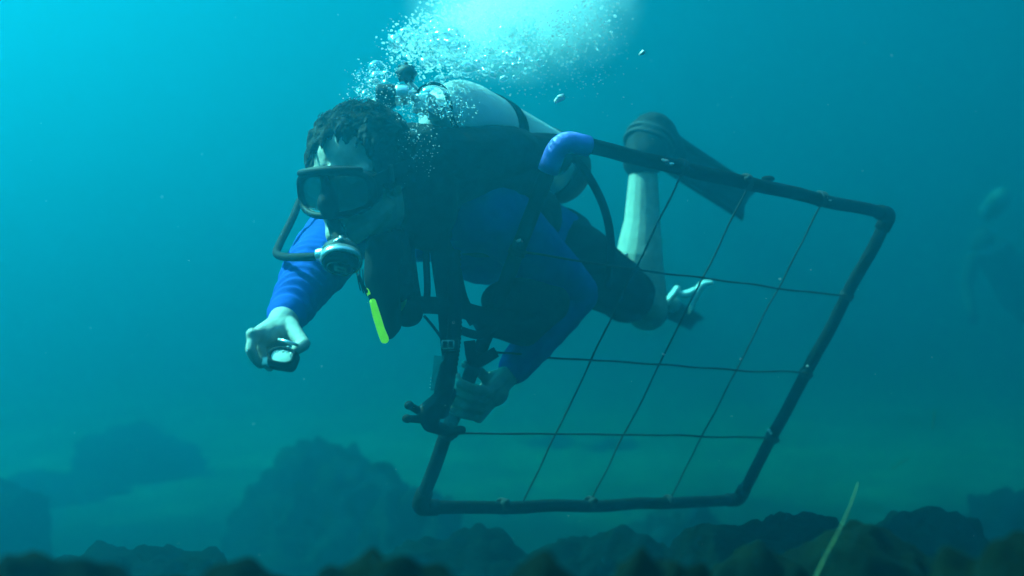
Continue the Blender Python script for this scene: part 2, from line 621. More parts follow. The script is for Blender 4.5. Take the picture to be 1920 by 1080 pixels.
# stones and rubble lying between the rocks
rub = NB()
for i in range(60):
    x = rnd.uniform(-3.2, 3.2)
    y = rnd.uniform(2.8, 7.5)
    s = rnd.uniform(0.008, 0.04)
    mt = Matrix.Translation((x, y, ground_z(x, y) + s * 0.2)) @ Matrix.Rotation(rnd.uniform(0, 6), 4, 'Z') @ Matrix.Diagonal((s * rnd.uniform(.7, 1.6), s, s * rnd.uniform(.4, .9), 1))
    g = bmesh.ops.create_icosphere(rub, subdivisions=1, radius=1.0, matrix=mt)
    for v in g['verts']:
        v.co += V((rnd.gauss(0, .2), rnd.gauss(0, .2), rnd.gauss(0, .2))) * s
tag(obj('rubble', rub, 'rock', smooth=False), 'small broken coral rubble strewn over the sand', 'rubble', kind='stuff')

# ------------------------------------------------------------------ the diver
HD = 1.80
Hc = P(668, 335, HD)
HR = frame_of((-math.sin(math.radians(20)) * math.cos(math.radians(14)), -math.cos(math.radians(20)) * math.cos(math.radians(14)), -math.sin(math.radians(14))), roll=math.radians(0))


def H(x, y, z):
    return Hc + HR @ V((x, y, z))


Ls, Rs = P(930, 405, 2.07), P(645, 430, 2.17)
CH = (Ls + Rs) / 2
Lh, Rh = P(1068, 478, 2.5), P(1015, 450, 2.68)
HIP = (Lh + Rh) / 2
Lk, La = P(1213, 580, 2.80), P(1206, 318, 2.86)
Rk, Ra = P(1120, 520, 3.08), P(1225, 568, 3.42)
Le = P(1082, 548, 2.30)
Re = P(590, 505, 1.86)
Rw = P(531, 604, 1.635)

qA, qB, qC, qD = P(1050, 262, 1.945), P(1668, 402, 2.52), P(1385, 937, 2.86), P(785, 952, 2.286)
pipe_u = (qD - qA).normalized()
GR = qA.lerp(qD, 0.650)
Lw = GR + V((0.098, 0.03, 0.030))


def hand_left(bm):
    R = V((1, 0, 0)); R = (R - pipe_u * R.dot(pipe_u)).normalized()
    C = pipe_u.cross(R).normalized()
    if C.y > 0:
        C = -C                                     # towards the camera
    kn = []
    for k in range(4):
        s = (-0.036 + 0.0240 * k)
        g = GR + pipe_u * s
        ln = (0.94, 1.0, 0.97, 0.82)[k]
        K = g + R * 0.052 + C * 0.026
        a = g + R * 0.016 + C * (0.041 * ln)
        b = g - R * (0.021 * ln) + C * 0.030
        c = g - R * (0.031 * ln) - C * 0.002
        chain(bm, [K, a, b, c], [0.0118, 0.0112, 0.0100, 0.0082])
        ell(bm, K + C * 0.003, (0.0125, 0.0125, 0.0125), None, 3)
        kn.append(K)
    for K in kn:
        cap(bm, K - C * .002, 0.0135, Lw + pipe_u * ((K - GR).dot(pipe_u) * 0.4), 0.022)
    mid = (kn[1] + kn[2]) / 2
    ell(bm, mid.lerp(Lw, .45) - C * 0.004, (0.036, 0.022, 0.036), None, 3)
    ell(bm, Lw - R * 0.022 + pipe_u * 0.018, (0.026, 0.02, 0.026), None, 3)
    th = [Lw - pipe_u * 0.012, GR + R * 0.045 - C * 0.012 - pipe_u * 0.044, GR + R * 0.010 - C * 0.028 - pipe_u * 0.056, GR - R * 0.016 - C * 0.024 - pipe_u * 0.058]
    chain(bm, th, [0.018, 0.0135, 0.0115, 0.0095])


def hand_right(bm):
    pal = [P(520, 622, 1.60), P(500, 628, 1.585), P(508, 640, 1.61), P(528, 636, 1.62)]
    for q in pal:
        cap(bm, Rw, 0.024, q, 0.019)
    # fingers: little finger outermost on the left, index nearest the thumb; all curl round the instrument
    for k, (x0, d0) in enumerate(((475, 1.558), (492, 1.585), (509, 1.608), (526, 1.630))):
        ln = (0.85, 0.98, 1.0, 0.93)[k]
        K = P(x0, 630 - 3 * k, d0)
        a = P(x0 - 5, 630 - 3 * k + 30 * ln, d0 - 0.012)
        b = P(x0 + 4, 630 - 3 * k + 52 * ln, d0 - 0.006)
        c = P(x0 + 14, 630 - 3 * k + 64 * ln, d0 + 0.004)
        chain(bm, [K, a, b, c], [0.0100, 0.0094, 0.0086, 0.0074])
        cap(bm, K, 0.0105, Rw.lerp(K, 0.3), 0.018)
        ell(bm, K + V((-.001, -.002, .003)), (0.0112, 0.0112, 0.0112), None, 3)
    chain(bm, [P(540, 612, 1.62), P(556, 630, 1.592), P(569, 645, 1.572), P(556, 655, 1.556)], [0.019, 0.0140, 0.0118, 0.0095])


bm = NB()
# head
ell(bm, H(0, -0.012, 0.035), (0.076, 0.096, 0.088), HR)
ell(bm, H(0, 0.026, -0.035), (0.064, 0.070, 0.080), HR)
ell(bm, H(0, 0.058, -0.095), (0.036, 0.034, 0.026), HR)
for s in (-1, 1):
    cap(bm, H(s * 0.058, 0.0, -0.055), 0.018, H(s * 0.022, 0.068, -0.098), 0.018)
    cap(bm, H(s * 0.055, 0.062, -0.012), 0.016, H(s * 0.025, 0.080, -0.018), 0.014)      # cheekbone
    cap(bm, H(s * 0.050, 0.058, 0.022), 0.012, H(s * 0.012, 0.074, 0.020), 0.012)        # brow
    ell(bm, H(s * 0.077, -0.012, -0.008), (0.010, 0.021, 0.032), HR)
    ell(bm, H(s * 0.082, -0.018, 0.004), (0.008, 0.015, 0.018), HR)
    cap(bm, H(s * 0.014, 0.096, -0.062), 0.008, H(0, 0.100, -0.060), 0.009)              # lips
    cap(bm, H(s * 0.012, 0.094, -0.074), 0.008, H(0, 0.098, -0.075), 0.009)
chain(bm, [H(0, 0.085, 0.026), H(0, 0.104, -0.008), H(0, 0.110, -0.028)], [0.011, 0.012, 0.016])
for s in (-1, 1):
    ell(bm, H(s * 0.014, 0.098, -0.031), (0.009, 0.012, 0.009), HR)
# neck and trunk
nb = CH + V((-0.03, -0.06, 0.04))
cap(bm, H(0, -0.035, -0.06), 0.060, nb, 0.066)
tx = (HIP - CH).normalized()
cap(bm, Ls, 0.062, Rs, 0.062)
cap(bm, CH + V((0, 0, 0.03)), 0.100, CH + tx * 0.25 + V((0, 0, .02)), 0.105)
cap(bm, CH + tx * 0.25, 0.115, HIP - tx * 0.05, 0.115)
cap(bm, Lh, 0.085, Rh, 0.085)
# arms
chain(bm, [Ls, Ls.lerp(Le, .5), Le], [0.058, 0.050, 0.040])
chain(bm, [Le, Le.lerp(Lw, .35), Lw], [0.040, 0.041, 0.027])
chain(bm, [Rs, Rs.lerp(Re, .5), Re], [0.058, 0.050, 0.041])
chain(bm, [Re, Re.lerp(Rw, .35), Rw], [0.041, 0.040, 0.027])
hand_left(bm)
hand_right(bm)
# legs
chain(bm, [Lh, Lh.lerp(Lk, .5), Lk], [0.082, 0.071, 0.058])
calf = V((-0.022, 0, 0))
chain(bm, [Lk, Lk.lerp(La, .33) + calf, Lk.lerp(La, .62) + calf * .35, La], [0.064, 0.074, 0.055, 0.042])
chain(bm, [Rh, Rh.lerp(Rk, .5), Rk], [0.085, 0.073, 0.056])
chain(bm, [Rk, Rk.lerp(Ra, .35) + V((0, 0, .015)), Ra], [0.054, 0.057, 0.036])
# bare feet inside the fin pockets
LF = P(1222, 268, 2.95)
RF = P(1262, 572, 3.55)
chain(bm, [La, La + V((0.005, -0.02, 0.03)), LF], [0.036, 0.038, 0.030])
chain(bm, [Ra, RF], [0.036, 0.030])
person = link('person', remesh(bm, 0.0033, 4), 'skin')
tag(person, 'diver in blue sleeves swimming towards us and gripping the grid frame', 'person')
for s in (-1, 1):
    bm = NB()
    ell(bm, H(s * 0.031, 0.076, 0.010), (0.0125, 0.0125, 0.0125), None, 2)
    obj('eye', bm, 'eye', person)

# hair: a cap of many fine wet locks
bm = NB()
ell(bm, H(0, -0.026, 0.042), (0.088, 0.100, 0.090), HR)
for s in (-1, 1):
    ell(bm, H(s * 0.074, -0.022, 0.018), (0.019, 0.052, 0.050), HR)
hr = random.Random(5)
nl = 0
while nl < 620:
    z = hr.uniform(-0.35, 1.0)
    th = hr.uniform(0, 2 * PI)
    rr = math.sqrt(max(0, 1 - z * z))
    d = V((rr * math.cos(th), rr * math.sin(th), z))
    line = 0.56 + 0.10 * math.sin(d.x * 7 + 1) + 0.10 * d.x - 0.75 * max(0, abs(d.x) - 0.45)
    if d.y > 0.10 and d.z < line:
        continue
    nl += 1
    b = V((d.x * 0.089, d.y * 0.101 - 0.024, d.z * 0.091 + 0.040))
    flow = V((0.25 * d.x + 0.25, -0.55, -0.25 + 0.6 * d.z)) + V((noise.noise(d * 3), noise.noise(d * 3 + V((9, 0, 0))), noise.noise(d * 3 + V((0, 9, 0))))) * 1.3
    flow = flow - d * flow.dot(d)
    if d.y > 0.3:
        flow = V((0.5 * noise.noise(d * 5), 0.5, -0.55))
    flow = flow.normalized() * hr.uniform(0.012, 0.024)
    e1 = b + d * (hr.uniform(0.002, 0.007) + 0.011 * max(0, noise.noise(d * 3.5 + V((3, 1, 0))) + .25)) + flow * 0.6
    e2 = e1 + d * hr.uniform(-0.004, 0.003) + flow * 0.7
    e3 = e2 - d * 0.004 + flow * 0.7
    chain(bm, [H(*b), H(*e1), H(*e2), H(*e3)], [0.006, 0.0052, 0.0042, 0.0022], 1)
hm = remesh(bm, 0.0026, 2)
bm = NB()
bm.from_mesh(hm)
for i in range(1500):
    z = hr.uniform(-0.3, 1.0)
    th = hr.uniform(0, 2 * PI)
    rr = math.sqrt(max(0, 1 - z * z))
    d = V((rr * math.cos(th), rr * math.sin(th), z))
    if d.y > 0.10 and d.z < 0.62:
        continue
    b = V((d.x * 0.094, d.y * 0.106 - 0.024, d.z * 0.097 + 0.040))
    fl = V((0.4 * d.x, -.4, .2)) + 1.6 * V((noise.noise(d * 2.5), noise.noise(d * 2.5 + V((9, 0, 0))), noise.noise(d * 2.5 + V((0, 9, 0))))) + V((hr.gauss(0, .25), hr.gauss(0, .25), hr.gauss(0, .25)))
    fl = (fl - d * fl.dot(d)).normalized()
    ln = hr.uniform(0.012, 0.030)
    up_ = hr.uniform(0.1, 0.55)
    tube(bm, [H(*b), H(*(b + (d * up_ * .6 + fl * .35) * ln)), H(*(b + (d * up_ + fl * .75) * ln)), H(*(b + (d * up_ * .9 + fl * 1.15) * ln))], [0.0010, 0.0009, 0.0007, 0.0003], 4)
bm.to_mesh(hm)
bm.free()
link('hair', hm, 'hair', person)

# long sleeved shirt, with gathered folds at the right forearm
bm = NB()
cap(bm, Ls, 0.076, Rs, 0.074)
cap(bm, CH + V((0, 0, 0.035)), 0.108, CH + tx * 0.25 + V((0, 0, .02)), 0.113)
cap(bm, CH + tx * 0.25, 0.126, HIP - tx * 0.06, 0.124)
chain(bm, [Ls, Ls.lerp(Le, .30), Ls.lerp(Le, .65), Le], [0.080, 0.074, 0.064, 0.054])
chain(bm, [Le, Le.lerp(Lw, .4), Le.lerp(Lw, .86)], [0.054, 0.053, 0.042])
chain(bm, [Rs, Rs.lerp(Re, .5), Re], [0.076, 0.073, 0.063])
chain(bm, [Re, Re.lerp(Rw, .45), Re.lerp(Rw, .90)], [0.063, 0.047, 0.034])
cap(bm, nb + V((.02, .03, -.02)), 0.080, CH, 0.09)
sh = remesh(bm, 0.0045, 4)
dR = (Rw - Re)
dL = (Lw - Le)


def folds(co, n):
    t = (co - Re).dot(dR) / dR.length_squared
    if -0.5 < t < 1.05 and co.x < -0.2 and co.y < 2.0:
        w = min(1, max(0, (t + .3) * 1.2)) * (1.0 if t < .9 else 0.4)
        co = co + n * (0.0034 * w * math.sin(t * 58 + 5.0 * noise.noise(co * 9)) * (0.4 + 1.1 * abs(noise.noise(co * 11 + V((5, 0, 0))))) + 0.0035 * noise.noise(co * 25))
    else:
        t = (co - Le).dot(dL) / dL.length_squared
        k = 0.006 if 0 < t < 1.1 and co.x > -0.1 and co.z < 1.3 else 0.004
        co = co + n * (k * noise.noise(co * 17) + 0.0022 * noise.noise(co * V((40, 40, 90)).length * .5))
    return co


warp(sh, folds)
shirt = link('shirt', sh, 'shirt', person)

bm = NB()
cap(bm, Lh, 0.100, Rh, 0.104)
cap(bm, HIP - tx * 0.12, 0.122, HIP, 0.118)
chain(bm, [Lh, Lh.lerp(Lk, .5), Lh.lerp(Lk, .72)], [0.098, 0.090, 0.082])
chain(bm, [Rh, Rh.lerp(Rk, .5), Rh.lerp(Rk, .80)], [0.106, 0.094, 0.088])
sm = remesh(bm, 0.006, 4)
warp(sm, lambda co, n: co + n * (0.008 * noise.noise(co * 11)))
link('shorts', sm, 'shorts', person)

# ------------------------------------------------------------------ mask
Hm0 = H


def H(x, y, z):
    return Hm0(x * 0.95 + 0.010, y, z * 0.92)


mk = thing('dive_mask', H(0, 0.1, 0.0), 'black diving mask with two tinted lenses on the near diver', 'mask')


def superell(n, a, b, p=3.0):
    out = []
    for k in range(n):
        t = 2 * PI * k / n
        c, s = math.cos(t), math.sin(t)
        out.append((a * math.copysign(abs(c) ** (2 / p), c), b * math.copysign(abs(s) ** (2 / p), s)))
    return out


def mask_y(x):
    return 0.128 - 5.2 * x * x


def loft(bm, loops, closed_end=None):
    rings = [[bm.verts.new(p) for p in lp] for lp in loops]
    m = len(rings[0])
    for A_, B_ in zip(rings, rings[1:]):
        for k in range(m):
            bm.faces.new((A_[k], A_[(k + 1) % m], B_[(k + 1) % m], B_[k]))
    return rings


MZ = -0.012
sh_o = superell(56, 0.084, 0.044)
bm = NB()
loops = []
for sc_, yo in ((0.86, -0.055), (0.93, -0.045), (0.99, -0.02), (1.0, 0.0), (0.97, 0.006), (0.90, 0.006), (0.88, -0.004)):
    loops.append([H(x * sc_, mask_y(x * sc_) + yo, z * sc_ + MZ) for x, z in sh_o])
loft(bm, loops)
obj('skirt', bm, 'rubber', mk)
bm = NB()          # frame: heavier brow bar across the top
tube(bm, [H(x * .96, mask_y(x) + 0.004, z * 0.96 + MZ) for x, z in superell(60, 0.084, 0.044)], 0.0065, 8, closed=True)
tube(bm, spline([H(x, mask_y(x) + 0.006, MZ + 0.043 + 0.004 * math.cos(x * 30)) for x in (-.070, -.036, 0, .036, .070)], 6), lambda f: 0.004 + 0.005 * math.sin(PI * min(1, max(0, f))) ** .5, 8)
tube(bm, spline([H(0, 0.130, 0.030), H(0, 0.134, -0.008), H(0, 0.132, -0.022)], 6), 0.007, 8)
obj('frame', bm, 'plastic', mk)
for s in (-1, 1):
    bm = NB()
    lp = [(x + s * 0.0395, z) for x, z in superell(36, 0.036, 0.037, 2.8)]
    rings = loft(bm, [[H(x, mask_y(x) - 0.001, z + MZ) for x, z in lp], [H(x, mask_y(x) - 0.004, z + MZ) for x, z in lp]])
    bm.faces.new(rings[0][::-1]); bm.faces.new(rings[1])
    obj('lens', bm, 'lens', mk, smooth=False)
bm = NB()
chain(bm, [H(0, 0.118, -0.002), H(0, 0.130, -0.030), H(0, 0.126, -0.046)], [0.014, 0.020, 0.017])
obj('nose_pocket', bm, 'rubber', mk)
for s in (-1, 1):
    bm = NB()
    tube(bm, spline([H(s * 0.080, 0.090, 0.004), H(s * 0.092, 0.050, 0.012), H(s * 0.094, 0.0, 0.018), H(s * 0.082, -0.07, 0.02), H(s * 0.04, -0.13, 0.02)], 8), 1, flat=(0.011, 0.0016), nrm=HR @ V((s, -.2, 0)))
    obj('strap', bm, 'rubber', mk, smooth=False)
    bm = NB()
    box(bm, H(s * 0.094, 0.045, 0.012), (0.006, 0.014, 0.034), HR, 0.002)
    obj('buckle', bm, 'grey_rubber', mk)

H = Hm0
# ------------------------------------------------------------------ regulator in the mouth
RC = P(640, 484, 1.655)
rg = thing('regulator', RC, 'silver ringed breathing regulator in the near diver mouth', 'regulator')
rf = V((0.12, -0.66, -0.74)).normalized()
RM = frame_of(rf, V((0.30, 0, 1)))


def G(x, y, z):
    return RC + RM @ V((x, y, z))


bm = NB()
loops = []
for a, y in ((0.010, -0.030), (0.026, -0.028), (0.034, -0.018), (0.036, -0.004), (0.033, 0.002)):
    loops.append([G(a * math.cos(t), y, a * 0.90 * math.sin(t)) for t in np.linspace(0, 2 * PI, 40, endpoint=False)])
rings = loft(bm, loops)
bm.faces.new(rings[0]); bm.faces.new(rings[-1][::-1])
obj('housing', bm, 'grey_rubber', rg)
bm = NB()
loops = []
for a, y in ((0.0330, -0.004), (0.0370, -0.003), (0.0380, 0.006), (0.0365, 0.012), (0.0325, 0.013), (0.0325, 0.002)):
    loops.append([G(a * math.cos(t), y, a * 0.9 * math.sin(t)) for t in np.linspace(0, 2 * PI, 48, endpoint=False)])
loft(bm, loops + loops[:1])
obj('ring', bm, 'silver', rg)
bm = NB()
loops = []
for a, y in ((0.0322, 0.003), (0.0322, 0.014), (0.029, 0.019), (0.018, 0.021)):
    loops.append([G(a * math.cos(t), y, a * 0.9 * math.sin(t)) for t in np.linspace(0, 2 * PI, 40, endpoint=False)])
rings = loft(bm, loops)
bm.faces.new(rings[-1][::-1])
cov = obj('purge_cover', bm, 'plastic', rg)
bm = NB()
tube(bm, [G(0.0235 * math.cos(t), 0.0205, -0.006 + 0.0155 * math.sin(t)) for t in np.linspace(0, 2 * PI, 40, endpoint=False)], 0.0009, 6, closed=True)
obj('emblem_outline', bm, 'silver', cov)
bm = NB()
pts = [(-.014, .004), (.010, .004), (.016, -.008), (-.008, -.008)]
inn = [(-.006, .0005), (.007, .0005), (.009, -.0045), (-.004, -.0045)]
va = [bm.verts.new(G(x, 0.0222, z - .004)) for x, z in pts]
vb = [bm.verts.new(G(x, 0.0222, z - .004)) for x, z in inn]
for k in range(4):
    bm.faces.new((va[k], va[(k + 1) % 4], vb[(k + 1) % 4], vb[k]))
ex = bmesh.ops.extrude_face_region(bm, geom=bm.faces[:])
for v in [g for g in ex['geom'] if isinstance(g, bmesh.types.BMVert)]:
    v.co -= RM @ V((0, 0.0016, 0))
obj('emblem', bm, 'logo', cov, smooth=False)
bm = NB()
cyl(bm, P(612, 476, 1.665), P(597, 480, 1.672), 0.0125, 0.0135, 20, 0.003)
obj('adjustment_cap', bm, 'silver', rg)
bm = NB()
tube(bm, spline([P(612, 470, 1.66), P(622, 458, 1.645), P(634, 450, 1.64), P(642, 447, 1.645)], 6), 0.0035, 8)
obj('lever', bm, 'silver', rg)
bm = NB()
cyl(bm, P(650, 458, 1.66), P(640, 449, 1.675), 0.011, 0.010, 18, 0.002)
obj('bolt', bm, 'silver', rg)
bm = NB()
chain(bm, [G(0, -0.026, 0.004), H(0, 0.102, -0.068)], [0.016, 0.013])
obj('mouthpiece', bm, 'rubber', rg)
bm = NB()
tube(bm, spline([P(599, 481, 1.672), P(570, 482, 1.69), P(537, 482, 1.74), P(519, 476, 1.79), P(524, 458, 1.84), P(548, 410, 1.92), P(566, 370, 2.0), P(600, 320, 2.06), P(680, 240, 2.06), P(745, 190, 2.0), P(775, 180, 1.98)], 10), 0.0078, 12)
obj('hose', bm, 'rubber', rg)

# ------------------------------------------------------------------ tank
TA, TB = P(862, 228, 2.06), P(1046, 318, 2.60)
td = (TB - TA).normalized()
TAN = TA - td * 0.0
tk = thing('scuba_tank', TA, 'pale scuba tank on the back of the near diver', 'scuba tank')
R_T = 0.092
prof = [(-.115, .020), (-.108, .026), (-.09, .031), (-.075, .052), (-.05, .075), (-.02, .088), (.02, R_T), (.50, R_T), (.585, R_T * .97), (.61, R_T * .80), (.62, .03), (.621, .001)]
qq = td.to_track_quat('Z', 'Y').to_matrix()


def lathe(bm, o, q, pr, n=40):
    rings = []
    for z, r in pr:
        rings.append([bm.verts.new(o + q @ V((r * math.cos(2 * PI * k / n), r * math.sin(2 * PI * k / n), z))) for k in range(n)])
    for A_, B_ in zip(rings, rings[1:]):
        for k in range(n):
            bm.faces.new((A_[k], A_[(k + 1) % n], B_[(k + 1) % n], B_[k]))
    bm.faces.new(rings[0]); bm.faces.new(rings[-1][::-1])


bm = NB()
lathe(bm, TA, qq, prof)
obj('cylinder', bm, 'tank', tk)
bm = NB()
lathe(bm, TA, qq, [(.49, R_T + .001), (.49, R_T + .005), (.60, R_T + .004), (.628, R_T * .85), (.632, .002)])
obj('boot', bm, 'grey_rubber', tk)
bm = NB()
lathe(bm, TA, qq, [(.118, R_T - .002), (.118, R_T + .004), (.168, R_T + .004), (.168, R_T - .002)])
obj('tank_band', bm, 'web', tk)
vv = TA - td * 0.13
bm = NB()
cyl(bm, TA - td * 0.108, vv - td * 0.03, 0.017, 0.015, 20, 0.002)
box(bm, vv - td * 0.028, (0.040, 0.040, 0.036), qq, 0.005)
obj('valve', bm, 'silver', tk)
bm = NB()
kc = P(762, 137, 1.93)
ell(bm, kc, (0.0205, 0.0205, 0.0175), None, 3)
for k in range(8):
    a = 2 * PI * k / 8
    cap(bm, kc + V((0.0185 * math.cos(a), -0.006, 0.0175 * math.sin(a))), 0.0042, kc + V((0.0185 * math.cos(a), 0.008, 0.0175 * math.sin(a))), 0.0042, 1)
obj('knob', bm, 'grey_rubber', tk)
bm = NB()
cap(bm, P(767, 155, 1.935), 0.006, P(783, 172, 1.945), 0.007)
obj('stem', bm, 'silver', tk)

fs_ = thing('regulator_first_stage', P(735, 178, 1.9), 'dark cylindrical first stage with silver end cap on the tank valve', 'regulator')
bm = NB()
fx = V((1, 0.15, 0.02)).normalized()
c0 = P(735, 178, 1.90)
cyl(bm, c0 - fx * 0.033, c0 + fx * 0.006, 0.021, 0.0215, 28, 0.006)
obj('body', bm, 'plastic', fs_)
bm = NB()
cyl(bm, c0 + fx * 0.0065, c0 + fx * 0.034, 0.0215, 0.0205, 28, 0.005)
obj('end_cap', bm, 'silver', fs_)
bm = NB()
cap(bm, c0 + fx * 0.034, 0.012, P(785, 183, 1.96), 0.014)
obj('yoke', bm, 'silver', fs_)
bm = NB()
tube(bm, spline([P(782, 180, 1.93), P(792, 166, 1.93), P(812, 158, 1.93), P(832, 166, 1.94), P(842, 190, 1.96), P(850, 230, 1.97), P(880, 270, 1.98)], 8), 0.0055, 10)
obj('hose', bm, 'rubber', fs_)
bm = NB()
tube(bm, spline([P(960, 330, 2.24), P(1020, 285, 2.20), P(1062, 284, 2.2), P(1106, 335, 2.26), P(1136, 400, 2.30), P(1146, 470, 2.33), P(1140, 540, 2.36)], 10), 0.0105, 12)
obj('hose', bm, 'rubber', fs_)

# ------------------------------------------------------------------ buoyancy vest
bv = thing('buoyancy_vest', CH, 'black buoyancy vest with hanging straps worn by the near diver', 'vest')
up = V((0, 0, 1))
lat = (Ls - Rs).normalized()
bm = NB()
tb = tx
cap(bm, CH + lat * .06 + up * .075 + tb * 0.0, 0.095, CH + lat * .05 + up * .055 + tb * .36, 0.090)
cap(bm, CH - lat * .10 + up * .075 + tb * 0.0, 0.095, CH - lat * .08 + up * .055 + tb * .36, 0.090)
cap(bm, CH + lat * .02 + up * .04 - tb * .06, 0.10, CH - lat * .10 + up * .03 - tb * .06, 0.095)
cap(bm, CH + lat * .05 + up * .035 - tb * .03, 0.105, CH + lat * .05 + up * .03 + tb * .28, 0.105)
cap(bm, CH - lat * .08 + up * .03 - tb * .03, 0.100, CH - lat * .07 + up * .025 + tb * .28, 0.100)
cap(bm, P(790, 300, 1.93), 0.055, P(820, 400, 1.96), 0.05)
cap(bm, P(760, 380, 1.92), 0.045, P(800, 430, 1.97), 0.05)
chain(bm, [P(775, 275, 1.98), P(850, 290, 1.96), P(940, 290, 2.02), P(1035, 292, 2.22)], [0.050, 0.060, 0.062, 0.050])
cap(bm, P(800, 330, 1.98), 0.06, P(960, 330, 2.08), 0.06)
vm = remesh(bm, 0.006, 5)
warp(vm, lambda co, n: co + n * (0.010 * noise.noise(co * 9) + 0.004 * noise.noise(co * 26)))
link('bladder', vm, 'vest', bv)


def strap(pts, w, t, m='web', name='strap', nrm=(0, -1, 0)):
    b = NB()
    tube(b, spline(pts, 8), 1, flat=(w, t), nrm=nrm)
    return obj(name, b, m, bv, smooth=False)


strap([P(762, 380, 1.90), P(768, 460, 1.93), P(776, 530, 1.95), P(786, 585, 1.97)], 0.010, 0.0025)
strap([P(826, 400, 1.93), P(829, 470, 1.95), P(832, 560, 1.96), P(838, 640, 1.98), P(846, 700, 2.02)], 0.014, 0.003)
strap([P(815, 420, 1.95), P(848, 490, 1.96), P(866, 560, 1.97), P(890, 605, 2.02)], 0.013, 0.003)
strap([P(752, 582, 1.95), P(785, 572, 1.945), P(845, 576, 1.95), P(900, 590, 2.0), P(960, 600, 2.06)], 0.018, 0.004)
strap([P(865, 620, 1.99), P(900, 628, 2.0), P(930, 610, 2.03)], 0.009, 0.002)
strap([P(735, 440, 1.90), P(728, 500, 1.91)], 0.005, 0.002)
strap([P(795, 592, 1.96), P(812, 612, 1.96), P(830, 637, 1.96)], 0.0028, 0.0028)
strap([P(880, 640, 2.0), P(890, 680, 2.03), P(930, 660, 2.06)], 0.012, 0.003)
for q_ in ([(940, 560, 2.13, .045), (970, 565, 2.15, .058), (1030, 570, 2.2, .05), (985, 610, 2.16, .045), (920, 606, 2.12, .036)], [(742, 455, 1.90, .03), (745, 500, 1.88, .036), (748, 545, 1.88, .03)]):
    bm = NB()
    chain(bm, [P(x, y, d) for x, y, d, _ in q_], [w for *_, w in q_])
    pm = remesh(bm, 0.006, 1)
    warp(pm, lambda co, n: co + n * (0.012 * noise.noise(co * 13)))
    link('pocket', pm, 'vest', bv)
bm = NB()          # corrugated inflator hose
pts = spline([P(850, 470, 1.97), P(852, 540, 1.955), P(853, 600, 1.955), P(848, 660, 1.97), P(838, 720, 2.0)], 16)
tube(bm, pts, 0.0150, 14, ripple=('alt', 0.09))
obj('inflator_hose', bm, 'rubber', bv)
bm = NB()
chain(bm, [P(840, 690, 1.99), P(832, 735, 2.02), P(828, 770, 2.03)], [0.018, 0.021, 0.018])
obj('inflator_mouthpiece', bm, 'plastic', bv)
bm = NB()
bx_ = P(840, 646, 1.925)
RR = Matrix.Rotation(math.radians(-3), 3, 'Y')
for s in (-1, 1):
    tube(bm, [bx_ + V((-.012, 0, s * .008)), bx_ + V((.012, 0, s * .008))], 0.0016, 6)
for s in (-1, 0, 1):
    tube(bm, [bx_ + V((s * .012, 0, -.008)), bx_ + V((s * .012, 0, .008))], 0.0016, 6)
obj('buckle', bm, 'silver', bv)
bm = NB()
box(bm, bx_ + V((.004, .012, -.002)), (0.036, 0.010, 0.026), None, 0.003)
obj('buckle_plate', bm, 'grey_rubber', bv)

# ------------------------------------------------------------------ spare regulator, yellow stick, console
oc = thing('spare_regulator', P(752, 575, 1.88), 'dark spare regulator with a dull yellow cover hanging below the vest', 'regulator')
bm = NB()
ell(bm, P(764, 588, 1.90), (0.032, 0.026, 0.028), None, 3)
cap(bm, P(745, 560, 1.89), 0.022, P(770, 590, 1.90), 0.024)
link('housing', remesh(bm, 0.003, 3), 'rubber', oc)
bm = NB()
yrot = frame_of(V((-0.6, -0.75, 0.1)))
ell(bm, P(752, 563, 1.873), (0.015, 0.006, 0.026), yrot @ Matrix.Rotation(math.radians(22), 3, 'Y'), 3)
obj('purge_cover', bm, 'yellow_dull', oc)
bm = NB()
chain(bm, [P(722, 470, 1.86), P(716, 520, 1.855), P(724, 570, 1.86), P(733, 608, 1.87), P(730, 626, 1.87)], [0.040, 0.036, 0.030, 0.022, 0.012])
link('mouthpiece', remesh(bm, 0.004, 3), 'rubber', oc)
bm = NB()
tube(bm, spline([P(770, 600, 1.90), P(800, 560, 1.98), P(800, 440, 2.0), P(830, 300, 2.0)], 8), 0.0075, 10)
obj('hose', bm, 'rubber', oc)

ls = thing('yellow_stick', P(708, 600, 1.81), 'bright yellow green stick clipped below the regulator', 'marker stick')
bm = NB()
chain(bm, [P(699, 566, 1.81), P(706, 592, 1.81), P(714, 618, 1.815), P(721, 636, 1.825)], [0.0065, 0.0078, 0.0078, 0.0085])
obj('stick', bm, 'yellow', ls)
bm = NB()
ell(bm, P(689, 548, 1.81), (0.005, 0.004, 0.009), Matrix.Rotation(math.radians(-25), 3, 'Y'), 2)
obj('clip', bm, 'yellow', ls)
bm = NB()
tube(bm, spline([P(672, 515, 1.79), P(680, 535, 1.80), P(690, 550, 1.81), P(700, 568, 1.81)], 6), 0.0035, 8)
obj('cord', bm, 'rubber', ls)
for k in range(3):
    bm = NB()
    tube(bm, spline([P(668 + 6 * k, 505, 1.80), P(672 + 5 * k, 528 + 4 * k, 1.80), P(676 + 6 * k, 545 + 5 * k, 1.80)], 5), 0.0014, 6)
    obj('loose_thread', bm, 'web', ls)

